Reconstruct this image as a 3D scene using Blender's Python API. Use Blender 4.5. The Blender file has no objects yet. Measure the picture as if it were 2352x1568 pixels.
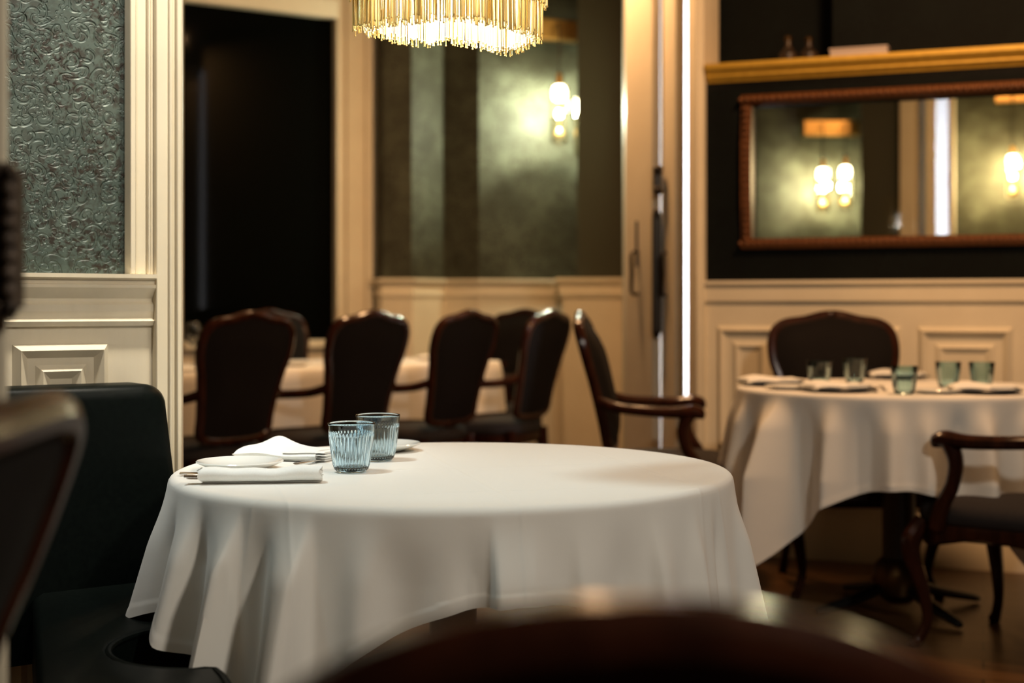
import bpy, math, random
from mathutils import Vector, Matrix
random.seed(7)
SC = bpy.context.scene
COL = SC.collection
PI = math.pi
F = 3267.0            # focal length in pixels (50 mm on a 36 mm sensor, 2352 px wide)
CZ = 1.08             # eye height
HY = 700.0            # picture row of the eye level

# ---------------------------------------------------------------- camera
cam = bpy.data.cameras.new('camera'); cam_o = bpy.data.objects.new('camera', cam); COL.objects.link(cam_o)
cam.sensor_width = 36; cam.lens = 50; cam.shift_y = -(784 - HY) / 2352
cam.clip_start = 0.02
cam_o.location = (0, 0, CZ); cam_o.rotation_euler = (PI / 2, 0, 0)
cam.dof.use_dof = True; cam.dof.focus_distance = 2.62; cam.dof.aperture_fstop = 2.6
SC.camera = cam_o
# ---------------------------------------------------------------- world, exposure
W = bpy.data.worlds.new('world'); SC.world = W; W.use_nodes = True
W.node_tree.nodes['Background'].inputs[0].default_value = (1.0, 0.72, 0.45, 1)
W.node_tree.nodes['Background'].inputs[1].default_value = 0.004
SC.view_settings.view_transform = 'Standard'; SC.view_settings.look = 'None'
SC.view_settings.exposure = 0.0; SC.view_settings.gamma = 1.0; SC.view_settings.use_curve_mapping = False
SC.cycles.use_denoising = True
SC.cycles.max_bounces = 10; SC.cycles.transmission_bounces = 10; SC.cycles.transparent_max_bounces = 16
SC.cycles.sample_clamp_indirect = 6.0

WARM = (1.0, 0.60, 0.29); AMB = (1.0, 0.55, 0.25); NEUT = (1.0, 0.96, 0.89); COOL = (0.90, 0.97, 1.0)
def lamp(name, kind, loc, power, color, size=0.1, target=None, angle=60, blend=0.6, size_y=None):
    l = bpy.data.lights.new(name, kind); o = bpy.data.objects.new(name, l); COL.objects.link(o)
    l.energy = power; l.color = color; o.location = loc
    if kind == 'AREA':
        l.shape = 'RECTANGLE' if size_y else 'DISK'; l.size = size
        if size_y: l.size_y = size_y
    else:
        l.shadow_soft_size = size
    if kind == 'SPOT':
        l.spot_size = math.radians(angle); l.spot_blend = blend
    if target:
        o.rotation_euler = (Vector(target) - Vector(loc)).to_track_quat('-Z', 'Y').to_euler()
    return o
# recessed downlights in the ceilings, plus added fill lamps (all above the frame)
lamp('downlight_main_table', 'SPOT', (-1.05, 2.30, 3.12), 104, (0.75, 0.97, 1.0), 0.13, (-0.10, 2.68, 0.77), 27, 0.35)
lamp('downlight_left_wall', 'SPOT', (-0.78, 2.42, 3.12), 112, NEUT, 0.05, (-0.93, 2.84, 1.25), 46, 0.9)
lamp('downlight_left_casing', 'SPOT', (-0.36, 2.62, 3.12), 260, (1, .90, .72), 0.05, (-0.76, 2.99, 1.6), 32, 0.9)
lamp('near_fill', 'AREA', (1.7, 0.0, 3.05), 54, (1.0, 0.90, 0.76), 0.3, (0.0, 2.3, 0.6))  # added fill that brightens the front of the cloth, not a fixture
lamp('right_wall_fill', 'AREA', (1.5, 4.3, 3.14), 60, AMB, 0.4, (1.8, 6.2, 0.5))  # added warm fill turned towards the right wall panelling
lamp('ceiling_glow_far_room', 'AREA', (0.2, 6.9, 3.3), 64, AMB, 0.4, (-0.1, 7.3, 0))

# ---------------------------------------------------------------- picture <-> place
def P(px, d): return ((px - 1176) / F * d, d)
def Z(py, d): return CZ + (HY - py) * d / F
def smooth(a, b, t):
    t = max(0.0, min(1.0, (t - a) / (b - a))); return t * t * (3 - 2 * t)

# ---------------------------------------------------------------- materials
def mat(name, color, rough=0.5, metal=0.0, spec=0.5, coat=0.0, sheen=0.0, emit=None, estr=0):
    m = bpy.data.materials.new(name); m.use_nodes = True
    b = m.node_tree.nodes['Principled BSDF']
    b.inputs['Base Color'].default_value = (*color, 1); b.inputs['Roughness'].default_value = rough
    b.inputs['Metallic'].default_value = metal; b.inputs['Specular IOR Level'].default_value = spec
    b.inputs['Coat Weight'].default_value = coat; b.inputs['Coat Roughness'].default_value = 0.12
    b.inputs['Sheen Weight'].default_value = sheen
    if emit:
        b.inputs['Emission Color'].default_value = (*emit, 1); b.inputs['Emission Strength'].default_value = estr
    return m
class NT:
    def __init__(s, m): s.m = m; s.t = m.node_tree; s.b = s.t.nodes['Principled BSDF']
    def n(s, typ, **kw):
        x = s.t.nodes.new(typ)
        for k, v in kw.items():
            if k in x.inputs: x.inputs[k].default_value = v
            else: setattr(x, k, v)
        return x
    def l(s, a, b): s.t.links.new(a, b)
    def math(s, op, a, b=None, c=None):
        x = s.t.nodes.new('ShaderNodeMath'); x.operation = op
        for i, v in enumerate((a, b, c)):
            if v is None: continue
            if isinstance(v, (int, float)): x.inputs[i].default_value = v
            else: s.l(v, x.inputs[i])
        return x.outputs[0]
    def ramp(s, fac, stops):
        r = s.t.nodes.new('ShaderNodeValToRGB')
        e = r.color_ramp.elements
        while len(e) < len(stops): e.new(0.5)
        for q, (p, c) in zip(e, stops): q.position = p; q.color = (*c, 1) if len(c) == 3 else c
        s.l(fac, r.inputs[0]); return r.outputs[0]
    def bump(s, h, strength=0.3, dist=0.002):
        b = s.t.nodes.new('ShaderNodeBump'); b.inputs['Strength'].default_value = strength; b.inputs['Distance'].default_value = dist
        s.l(h, b.inputs['Height']); s.l(b.outputs[0], s.b.inputs['Normal'])
def noise_mat(name, c1, c2, scale, rough=0.5, bump=0.2, bdist=0.001, detail=6, lo=0.35, hi=0.65, stretch=None, coord='Object', **kw):
    m = mat(name, c1, rough, **kw); t = NT(m)
    tc = t.n('ShaderNodeTexCoord'); v = tc.outputs[coord]
    if stretch:
        mp = t.n('ShaderNodeMapping'); mp.inputs['Scale'].default_value = stretch; t.l(v, mp.inputs[0]); v = mp.outputs[0]
    nz = t.n('ShaderNodeTexNoise', Scale=scale, Detail=detail, Roughness=0.6); t.l(v, nz.inputs['Vector'])
    t.l(t.ramp(nz.outputs[0], [(lo, c1), (hi, c2)]), t.b.inputs['Base Color'])
    if bump: t.bump(nz.outputs[0], bump, bdist)
    return m
M = {}
M['cream'] = noise_mat('cream_paint', (0.70, 0.62, 0.47), (0.76, 0.68, 0.52), 3, 0.50, 0.05, 0.001, spec=0.2)
M['cream_worn'] = noise_mat('aged_cream_paint', (0.62, 0.55, 0.42), (0.72, 0.64, 0.49), 7, 0.45, 0.10, 0.001, stretch=(1, 1, .2))
M['cloth'] = mat('white_linen', (0.80, 0.78, 0.73), 0.85, sheen=0.15)
t = NT(M['cloth']); tc = t.n('ShaderNodeTexCoord')
wv = t.n('ShaderNodeTexNoise', Scale=900.0, Detail=2.0); t.l(tc.outputs['Object'], wv.inputs['Vector'])
w2 = t.n('ShaderNodeTexNoise', Scale=16.0, Detail=4.0); t.l(tc.outputs['Object'], w2.inputs['Vector'])
t.bump(t.math('ADD', t.math('MULTIPLY', wv.outputs[0], 0.12), w2.outputs[0]), 0.35, 0.0025)
def creased(name, src, c, th, offs):
    m = M[src].copy(); m.name = name; t = NT(m); t.b = m.node_tree.nodes['Principled BSDF']
    tc = t.n('ShaderNodeTexCoord'); sx = t.n('ShaderNodeSeparateXYZ'); t.l(tc.outputs['Object'], sx.inputs[0]); acc = None
    for q in range(2):
        a = th + q * PI / 2; n = (-math.sin(a), math.cos(a))
        u = t.math('ADD', t.math('MULTIPLY', sx.outputs[0], n[0]), t.math('MULTIPLY', sx.outputs[1], n[1]))
        for o in offs:
            dd = t.math('MULTIPLY', t.math('SUBTRACT', u, n[0] * c[0] + n[1] * c[1] + o), 1 / .0045)
            g = t.math('EXPONENT', t.math('MULTIPLY', t.math('MULTIPLY', dd, dd), -1.0)); acc = g if acc is None else t.math('ADD', acc, g)
    old = t.b.inputs['Normal'].links[0].from_node
    b = t.n('ShaderNodeBump'); b.inputs['Strength'].default_value = 0.35; b.inputs['Distance'].default_value = 0.0022
    t.l(acc, b.inputs['Height']); t.l(old.outputs[0], b.inputs['Normal']); t.l(b.outputs[0], t.b.inputs['Normal']); return m
M['cloth_main'] = creased('creased_white_linen', 'cloth', (-.112, 2.70), math.radians(284), (0, -.345, .345))
M['napkin'] = noise_mat('napkin_linen', (0.80, 0.80, 0.77), (0.84, 0.84, 0.81), 400, 0.85, 0.25, 0.0006)
M['wood'] = noise_mat('dark_mahogany', (0.016, 0.0046, 0.0025), (0.038, 0.0105, 0.0046), 6, 0.21, 0.05, 0.001, stretch=(6, 6, 1), spec=0.2)
M['velvet'] = noise_mat('dark_brown_velvet', (0.0060, 0.0048, 0.0046), (0.0100, 0.0080, 0.0075), 220, 0.9, 0.3, 0.001, spec=0.12)
M['seat_fabric'] = noise_mat('grey_brown_seat_fabric', (0.018, 0.0155, 0.0155), (0.028, 0.024, 0.024), 260, 0.85, 0.4, 0.001, spec=0.2)
M['leather'] = noise_mat('dark_green_leather', (0.0015, 0.0030, 0.0026), (0.0028, 0.0050, 0.0042), 90, 0.42, 0.25, 0.0008, spec=0.08)
M['black'] = mat('black_void_paint', (0.004, 0.004, 0.004), 0.7)
M['iron'] = noise_mat('black_cast_iron', (0.006, 0.006, 0.006), (0.011, 0.010, 0.009), 60, 0.38, 0.15, 0.001)
M['bronze'] = mat('aged_bronze', (0.10, 0.055, 0.02), 0.35, 0.9)
M['brass'] = noise_mat('brushed_brass', (0.62, 0.36, 0.11), (0.72, 0.44, 0.15), 40, 0.32, 0.05, 0.0005, metal=1.0)
M['gold'] = noise_mat('gilt_cornice', (0.54, 0.32, 0.035), (0.62, 0.38, 0.05), 30, 0.45, 0.08, 0.001, metal=0.25)
M['giltframe'] = noise_mat('copper_gilt_wood', (0.10, 0.036, 0.011), (0.17, 0.062, 0.019), 60, 0.38, 0.3, 0.001, metal=0.35)
M['steel'] = mat('polished_cutlery_steel', (0.62, 0.58, 0.54), 0.14, 1.0)
M['china'] = mat('white_glazed_china', (0.80, 0.80, 0.76), 0.12, coat=0.4)
M['darkplate'] = mat('dark_stoneware', (0.02, 0.017, 0.015), 0.3)
M['chain'] = mat('gold_chain', (0.86, 0.64, 0.24), 0.38, 0.45)
M['chain_in'] = mat('lit_gold_chain', (0.88, 0.80, 0.55), 0.4, 0.2)  # paler copy of the chain: lamp glow on the inner fringe put into colour
M['bulb'] = mat('warm_bulb', (1, .9, .7), 0.4, emit=(1.0, 0.86, 0.58), estr=28)
M['bulb_white'] = mat('white_lamp', (1, 1, 1), 0.4, emit=(1.0, 0.98, 0.92), estr=15)
M['nightglass'] = mat('night_window_glass', (0.0012, 0.0015, 0.0012), 0.06, spec=0.03)
M['hardware'] = mat('dark_door_hardware', (0.035, 0.028, 0.022), 0.35, 0.8)
M['ceiling'] = mat('ceiling_paint', (0.30, 0.25, 0.19), 0.8)
M['white'] = mat('white_gap_backing_paint', (0.85, 0.85, 0.87), 0.7)
M['box'] = mat('pale_card', (0.42, 0.36, 0.34), 0.7)
M['frame_dark'] = noise_mat('tarnished_carved_frame', (0.03, 0.020, 0.014), (0.12, 0.085, 0.06), 120, 0.35, 0.8, 0.004, metal=0.4)
M['figure'] = noise_mat('dark_patinated_bronze', (0.010, 0.009, 0.008), (0.05, 0.025, 0.01), 25, 0.4, 0.3, 0.002)

# wooden floor
M['floor'] = mat('oiled_oak_boards', (0.1, 0.05, 0.02), 0.30, spec=0.35)
t = NT(M['floor']); tc = t.n('ShaderNodeTexCoord'); mp = t.n('ShaderNodeMapping'); mp.inputs['Rotation'].default_value = (0, 0, 0.32)
t.l(tc.outputs['Object'], mp.inputs[0])
bk = t.n('ShaderNodeTexBrick', Scale=1.0); bk.inputs['Brick Width'].default_value = 1.4; bk.inputs['Row Height'].default_value = 0.12
bk.inputs['Mortar Size'].default_value = 0.003; bk.inputs['Color1'].default_value = (0.085, 0.040, 0.014, 1); bk.inputs['Color2'].default_value = (0.14, 0.068, 0.024, 1)
bk.inputs['Mortar'].default_value = (0.012, 0.006, 0.003, 1); t.l(mp.outputs[0], bk.inputs['Vector'])
mp2 = t.n('ShaderNodeMapping'); mp2.inputs['Scale'].default_value = (1.5, 26, 1); t.l(mp.outputs[0], mp2.inputs[0])
nz = t.n('ShaderNodeTexNoise', Scale=2.0, Detail=6.0); t.l(mp2.outputs[0], nz.inputs['Vector'])
mx = t.n('ShaderNodeMixRGB', blend_type='MULTIPLY'); mx.inputs[0].default_value = 0.7; t.l(bk.outputs[0], mx.inputs[1])
t.l(t.ramp(nz.outputs[0], [(0.3, (.5, .45, .4)), (0.7, (1.1, 1.05, 1.0))]), mx.inputs[2]); t.l(mx.outputs[0], t.b.inputs['Base Color'])
t.bump(nz.outputs[0], 0.06, 0.001)

# wallpapers
def paper(name, c_lo, c_hi, c_dark, scale, metal=0.25, rough=0.4, blot=2.2, emboss=0.6, dist=0.002, spec=0.5):
    m = mat(name, c_hi, rough, metal, spec); t = NT(m)
    uv = t.n('ShaderNodeUVMap'); uv.uv_map = 'UVMap'
    warp = t.n('ShaderNodeTexNoise', Scale=9.0, Detail=2.0); t.l(uv.outputs[0], warp.inputs['Vector'])
    va = t.n('ShaderNodeVectorMath', operation='MULTIPLY_ADD'); t.l(warp.outputs['Color'], va.inputs[0]); va.inputs[1].default_value = (.045, .045, 0); t.l(uv.outputs[0], va.inputs[2])
    def scrolls(sc, freq, arms):
        s = t.n('ShaderNodeVectorMath', operation='SCALE'); s.inputs['Scale'].default_value = sc; t.l(va.outputs[0], s.inputs[0])
        v = t.n('ShaderNodeTexVoronoi', voronoi_dimensions='2D', feature='F1'); v.inputs['Scale'].default_value = 1.0; t.l(s.outputs[0], v.inputs['Vector'])
        d = t.n('ShaderNodeVectorMath', operation='SUBTRACT'); t.l(s.outputs[0], d.inputs[0]); t.l(v.outputs['Position'], d.inputs[1])
        sx = t.n('ShaderNodeSeparateXYZ'); t.l(d.outputs[0], sx.inputs[0])
        ang = t.math('ARCTAN2', sx.outputs[1], sx.outputs[0])
        sc_ = t.n('ShaderNodeSeparateColor'); t.l(v.outputs['Color'], sc_.inputs[0])
        sg = t.math('SUBTRACT', t.math('MULTIPLY', t.math('GREATER_THAN', sc_.outputs[0], 0.5), 2.0), 1.0)
        ph = t.math('ADD', t.math('MULTIPLY', v.outputs['Distance'], freq), t.math('MULTIPLY', t.math('MULTIPLY', ang, sg), arms))
        ph = t.math('ADD', ph, t.math('MULTIPLY', sc_.outputs[1], 6.28))
        r = t.math('SINE', ph)
        return t.math('SMOOTH_MIN', t.math('MAXIMUM', t.math('MULTIPLY', t.math('MULTIPLY_ADD', r, 2.4, -1.2), t.math('SUBTRACT', 1.0, t.ramp(v.outputs['Distance'], [(0.40, (0, 0, 0)), (0.52, (1, 1, 1))]))), 0.0), 0.8, 0.2)
    a = scrolls(scale, 13, 1.0); b = scrolls(scale * 2.0, 9, 2.0); c = scrolls(scale * 0.62, 21, 3.0)
    nz = t.n('ShaderNodeTexNoise', Scale=11.0, Detail=3.0); t.l(uv.outputs[0], nz.inputs['Vector'])
    mk = t.math('SUBTRACT', 1.0, t.ramp(nz.outputs[0], [(0.44, (0, 0, 0)), (0.56, (1, 1, 1))]))
    h1 = t.math('MAXIMUM', t.math('MULTIPLY', a, t.math('SUBTRACT', 1.0, mk)), t.math('MULTIPLY', b, mk))
    h1 = t.math('MAXIMUM', h1, t.math('MULTIPLY', c, 0.7))
    bl = t.n('ShaderNodeTexNoise', Scale=blot, Detail=7.0, Roughness=0.65); t.l(uv.outputs[0], bl.inputs['Vector'])
    fine = t.n('ShaderNodeTexNoise', Scale=55.0, Detail=5.0, Roughness=0.7); t.l(uv.outputs[0], fine.inputs['Vector'])
    base = t.ramp(bl.outputs[0], [(0.36, c_lo), (0.62, c_hi)])
    wear = t.math('MULTIPLY', t.ramp(fine.outputs[0], [(0.47, (0, 0, 0)), (0.56, (1, 1, 1))]), t.math('SUBTRACT', 1.0, t.math('MULTIPLY', h1, 0.8)))
    pt = t.n('ShaderNodeTexNoise', Scale=8.0, Detail=3.0); t.l(uv.outputs[0], pt.inputs['Vector'])
    wear = t.math('MULTIPLY', wear, t.ramp(pt.outputs[0], [(0.34, (.2, .2, .2)), (0.54, (1, 1, 1))]))
    mx = t.n('ShaderNodeMixRGB'); t.l(t.math('MULTIPLY', wear, 1.0), mx.inputs[0]); t.l(base, mx.inputs[1]); mx.inputs[2].default_value = (*c_dark, 1)
    t.l(mx.outputs[0], t.b.inputs['Base Color'])
    t.bump(t.math('ADD', h1, t.math('MULTIPLY', fine.outputs[0], 0.25)), emboss, dist)
    return m
M['paper_green'] = paper('embossed_green_wallpaper', (0.040, 0.064, 0.054), (0.078, 0.106, 0.088), (0.017, 0.0100, 0.0040), 29, metal=0.18, rough=0.46, blot=5, emboss=0.9, dist=0.0035)
M['paper_far'] = paper('mottled_green_wallpaper', (0.038, 0.038, 0.025), (0.078, 0.082, 0.057), (0.024, 0.020, 0.012), 24, metal=0.0, rough=0.6, blot=3, emboss=0.3, spec=0.12)
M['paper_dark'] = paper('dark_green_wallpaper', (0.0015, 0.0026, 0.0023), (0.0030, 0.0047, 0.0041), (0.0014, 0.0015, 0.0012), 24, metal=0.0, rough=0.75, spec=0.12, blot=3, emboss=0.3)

# glass: part of the light passes straight through the thin wall
def glass(name, color, rough=0.0, through=0.45, ior=1.45):
    m = bpy.data.materials.new(name); m.use_nodes = True; t = m.node_tree; t.nodes.clear()
    out = t.nodes.new('ShaderNodeOutputMaterial'); mx = t.nodes.new('ShaderNodeMixShader'); mx.inputs[0].default_value = through
    g = t.nodes.new('ShaderNodeBsdfGlass'); g.inputs['Color'].default_value = (*color, 1); g.inputs['Roughness'].default_value = rough; g.inputs['IOR'].default_value = ior
    tr = t.nodes.new('ShaderNodeBsdfTransparent'); tr.inputs[0].default_value = (*color, 1)
    t.links.new(g.outputs[0], mx.inputs[1]); t.links.new(tr.outputs[0], mx.inputs[2]); t.links.new(mx.outputs[0], out.inputs[0])
    return m
def thin_glass(name, face, edge, refl=1.0):
    """a thin glass wall: tinted light passes straight on, more tint and more gloss at grazing angles"""
    m = bpy.data.materials.new(name); m.use_nodes = True; t = m.node_tree; t.nodes.clear()
    out = t.nodes.new('ShaderNodeOutputMaterial'); mx = t.nodes.new('ShaderNodeMixShader')
    lw = t.nodes.new('ShaderNodeLayerWeight'); lw.inputs[0].default_value = 0.35
    mc = t.nodes.new('ShaderNodeMixRGB'); mc.inputs[1].default_value = (*face, 1); mc.inputs[2].default_value = (*edge, 1); t.links.new(lw.outputs['Facing'], mc.inputs[0])
    tr = t.nodes.new('ShaderNodeBsdfTransparent'); t.links.new(mc.outputs[0], tr.inputs[0])
    gl = t.nodes.new('ShaderNodeBsdfGlossy'); gl.inputs['Roughness'].default_value = 0.02
    fr = t.nodes.new('ShaderNodeFresnel'); fr.inputs[0].default_value = 1.45
    k = t.nodes.new('ShaderNodeMath'); k.operation = 'MULTIPLY'; k.inputs[1].default_value = refl; t.links.new(fr.outputs[0], k.inputs[0])
    t.links.new(k.outputs[0], mx.inputs[0]); t.links.new(tr.outputs[0], mx.inputs[1]); t.links.new(gl.outputs[0], mx.inputs[2]); t.links.new(mx.outputs[0], out.inputs[0])
    return m
M['blueglass'] = glass('pale_blue_pressed_glass', (0.875, 0.952, 0.992), 0.0, 0.0, 1.45)
M['tealglass'] = thin_glass('pale_teal_glass', (0.82, 0.93, 0.95), (0.52, 0.76, 0.82))
M['clearglass'] = thin_glass('clear_glass', (0.96, 0.97, 0.96), (0.70, 0.72, 0.70), 1.6)
M['tube'] = thin_glass('clear_lamp_tube', (0.98, 0.96, 0.92), (0.85, 0.78, 0.62), .7)
M['pane'] = thin_glass('flat_pane_glass', (0.96, 0.97, 0.96), (0.9, 0.92, 0.9), .25)

# ---------------------------------------------------------------- mesh helpers
class MB:
    def __init__(s): s.v = []; s.f = []; s.uv = []
    def add(s, vs, fs, uvs=None):
        o = len(s.v); s.v += [tuple(v) for v in vs]
        for i, f in enumerate(fs):
            s.f.append(tuple(o + k for k in f)); s.uv.append(uvs[i] if uvs else None)
        return s
    def box(s, c, size, rz=0, taper=1.0):
        x, y, z = (k / 2 for k in size); ca, sa = math.cos(rz), math.sin(rz); vs = []
        for dz in (-z, z):
            k = taper if dz > 0 else 1
            for dx, dy in ((-x, -y), (x, -y), (x, y), (-x, y)):
                dx *= k; dy *= k
                vs.append((c[0] + dx * ca - dy * sa, c[1] + dx * sa + dy * ca, c[2] + dz))
        return s.add(vs, [(3, 2, 1, 0), (4, 5, 6, 7), (0, 1, 5, 4), (1, 2, 6, 5), (2, 3, 7, 6), (3, 0, 4, 7)])
    def prism(s, plan, z0, z1):
        n = len(plan)
        a = sum(plan[i][0] * plan[(i + 1) % n][1] - plan[(i + 1) % n][0] * plan[i][1] for i in range(n))
        if a < 0: plan = plan[::-1]
        vs = [(p[0], p[1], z0) for p in plan] + [(p[0], p[1], z1) for p in plan]
        fs = [tuple(range(n))[::-1], tuple(range(n, 2 * n))] + [(i, (i + 1) % n, n + (i + 1) % n, n + i) for i in range(n)]
        return s.add(vs, fs)
    def sweep(s, plan, prof, closed_plan=False):
        """profile (offset towards the viewer's side, z) carried along a plan polyline with mitred corners; uv = (length, z)"""
        n = len(plan); m = len(prof); vs = []; L = [0.0]
        for i in range(1, n): L.append(L[-1] + math.dist(plan[i - 1], plan[i]))
        def nrm(a, b):
            dx, dy = b[0] - a[0], b[1] - a[1]; q = math.hypot(dx, dy) or 1; return (dy / q, -dx / q)
        for i in range(n):
            if i == 0: mv = nrm(plan[0], plan[1])
            elif i == n - 1: mv = nrm(plan[-2], plan[-1])
            else:
                a, b = nrm(plan[i - 1], plan[i]), nrm(plan[i], plan[i + 1])
                k = 1 + a[0] * b[0] + a[1] * b[1]; k = max(k, 0.35); mv = ((a[0] + b[0]) / k, (a[1] + b[1]) / k)
            for o, z in prof: vs.append((plan[i][0] + mv[0] * o, plan[i][1] + mv[1] * o, z))
        fs, uvs = [], []
        for i in range(n - 1):
            for j in range(m):
                k = (j + 1) % m
                fs.append((i * m + j, i * m + k, (i + 1) * m + k, (i + 1) * m + j))
                uvs.append(((L[i], prof[j][1]), (L[i], prof[k][1]), (L[i + 1], prof[k][1]), (L[i + 1], prof[j][1])))
        fs.append(tuple(range(m))[::-1]); uvs.append(None)
        fs.append(tuple(range((n - 1) * m, n * m))); uvs.append(None)
        return s.add(vs, fs, uvs)
    def lathe(s, prof, seg=32, c=(0, 0, 0), rib=None):
        vs, fs = [], []; m = len(prof)
        for i in range(seg):
            a = 2 * PI * i / seg
            for j, (r, z) in enumerate(prof):
                rr = r + (rib(j, a, z) if rib else 0)
                vs.append((c[0] + rr * math.cos(a), c[1] + rr * math.sin(a), c[2] + z))
        for i in range(seg):
            k = (i + 1) % seg
            for j in range(m - 1): fs.append((i * m + j, k * m + j, k * m + j + 1, i * m + j + 1))
        if prof[0][0] > 1e-5: fs.append(tuple(i * m for i in range(seg))[::-1])
        if prof[-1][0] > 1e-5: fs.append(tuple(i * m + m - 1 for i in range(seg)))
        return s.add(vs, fs)
    def tube(s, pts, rad, seg=10, flat=1.0, sub=6, closed=False, up=(0, 0, 1)):
        pts = [Vector(p) for p in pts]; n = len(pts)
        if isinstance(rad, (int, float)): rad = [rad] * n
        if sub > 1 and n > 2:
            q, r = [], []; rng = n if closed else n - 1
            for i in range(rng):
                p0 = pts[(i - 1) % n] if closed or i > 0 else pts[0]; p1 = pts[i]; p2 = pts[(i + 1) % n]
                p3 = pts[(i + 2) % n] if closed or i + 2 < n else pts[-1]
                for k in range(sub):
                    u = k / sub
                    q.append(0.5 * ((2 * p1) + (p2 - p0) * u + (2 * p0 - 5 * p1 + 4 * p2 - p3) * u * u + (3 * p1 - p0 - 3 * p2 + p3) * u ** 3))
                    r.append(rad[i] * (1 - u) + rad[(i + 1) % n] * u)
            if not closed: q.append(pts[-1]); r.append(rad[-1])
            pts, rad = q, r; n = len(pts)
        vs, fs = [], []; prev = None
        for i in range(n):
            if closed: tg = pts[(i + 1) % n] - pts[i - 1]
            else: tg = pts[min(i + 1, n - 1)] - pts[max(i - 1, 0)]
            tg.normalize()
            if prev is None:
                u = Vector(up); u = u - tg * u.dot(tg)
                if u.length < 1e-3: u = Vector((1, 0, 0)) - tg * tg.x
            else: u = prev - tg * prev.dot(tg)
            u.normalize(); prev = u; w = tg.cross(u)
            for k in range(seg):
                a = 2 * PI * k / seg
                vs.append(pts[i] + (u * math.cos(a) * flat + w * math.sin(a)) * rad[i])
        rng = n if closed else n - 1
        for i in range(rng):
            a, b = i * seg, ((i + 1) % n) * seg
            for k in range(seg):
                j = (k + 1) % seg; fs.append((a + k, a + j, b + j, b + k))
        if not closed: fs += [tuple(range(seg))[::-1], tuple(range((n - 1) * seg, n * seg))]
        return s.add(vs, fs)
    def sphere(s, c, r, seg=16, sq=(1, 1, 1)):
        pr = [(math.sin(PI * i / seg) * r, -math.cos(PI * i / seg) * r) for i in range(seg + 1)]
        q = MB().lathe(pr, seg * 2)
        return s.add([(c[0] + v[0] * sq[0], c[1] + v[1] * sq[1], c[2] + v[2] * sq[2]) for v in q.v], q.f)
    def build(s, name, m, parent=None, smooth_deg=35, bevel=0):
        me = bpy.data.meshes.new(name); me.from_pydata(s.v, [], s.f)
        if any(u for u in s.uv):
            ul = me.uv_layers.new(name='UVMap'); k = 0
            for f, u in zip(s.f, s.uv):
                for q in range(len(f)):
                    if u: ul.data[k].uv = u[q]
                    k += 1
        me.validate(); me.update()
        me.polygons.foreach_set('use_smooth', [True] * len(me.polygons)); me.set_sharp_from_angle(angle=math.radians(smooth_deg))
        me.materials.append(M[m] if isinstance(m, str) else m)
        o = bpy.data.objects.new(name, me); COL.objects.link(o)
        if parent: o.parent = parent
        if bevel:
            b = o.modifiers.new('bevel', 'BEVEL'); b.width = bevel; b.segments = 2; b.limit_method = 'ANGLE'
        return o
def tag(o, label=None, cat=None, group=None, kind=None):
    if label: o['label'] = label
    if cat: o['category'] = cat
    if group: o['group'] = group
    if kind: o['kind'] = kind
    return o
def thing(name, label, cat, loc=(0, 0, 0), rz=0, group=None):
    o = bpy.data.objects.new(name, None); COL.objects.link(o); o.location = loc; o.rotation_euler = (0, 0, rz)
    return tag(o, label, cat, group)
def struct(o): o['kind'] = 'structure'; return o
def dup(root, loc, rz, label, group=None):
    r = root.copy(); COL.objects.link(r); r.location = loc; r.rotation_euler = (0, 0, rz); r['label'] = label
    if group: r['group'] = group
    elif 'group' in r: del r['group']
    for ch in list(root.children):
        c = ch.copy(); COL.objects.link(c); c.parent = r
        for g in list(ch.children):
            d = g.copy(); COL.objects.link(d); d.parent = c
    return r

# ================================================================= THE SETTING
def rect(t, z0, z1): return [(0, z0), (0, z1), (-t, z1), (-t, z0)]
CEIL = 3.2
struct(MB().box((0, 5, -0.05), (11, 17, 0.1)).build('floor', 'floor'))
struct(MB().box((0, 5, 3.45), (11, 17, 0.1)).build('ceiling', 'ceiling'))
struct(MB().box((0, -2.6, 1.7), (11, 0.1, 3.4)).build('wall_front', 'ceiling'))
struct(MB().box((-4.5, 5, 1.7), (0.1, 17, 3.4)).build('wall_outer_left', 'ceiling'))
struct(MB().box((5.4, 5, 1.7), (0.1, 17, 3.4)).build('wall_outer_right', 'ceiling'))
struct(MB().box((0, 13.45, 1.7), (11, 0.1, 3.4)).build('wall_outer_back', 'ceiling'))

# ---- left wall: embossed wallpaper over a panelled dado, casing at its right end
TH = math.radians(35); LU = (math.cos(TH), math.sin(TH)); LN = (math.sin(TH), -math.cos(TH))
LK = 1.07
def LW(s, o=0): return (LK * (-0.93 + LU[0] * s + LN[0] * o), LK * (2.62 + LU[1] * s + LN[1] * o))
LDADO = 1.139
struct(MB().sweep([LW(-0.5), LW(0.300)], rect(0.12, 0, 3.4)).build('wall_left', 'paper_green'))
mb = MB()
dl = [LW(-0.5), LW(0.272)]
mb.sweep(dl, [(0, 0), (0, LDADO - .10), (0.014, LDADO - .10), (0.014, 0)])
mb.sweep(dl, [(0, LDADO - .072), (0.024, LDADO - .072), (0.024, LDADO - .058), (0.016, LDADO - .052), (0.016, LDADO - .046), (0.036, LDADO - .024), (0.036, LDADO - .018), (0.03, LDADO - .016), (0.03, LDADO - .008), (0.042, LDADO - .004), (0.042, LDADO + .004), (0, LDADO + .004)])
mb.sweep(dl, [(0, LDADO - .072), (0.024, LDADO - .072), (0.020, LDADO - .080), (0.020, LDADO - .086), (0.028, LDADO - .092), (0.022, LDADO - .102), (0, LDADO - .102)])
struct(mb.build('trim_1', 'cream_worn'))
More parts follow.
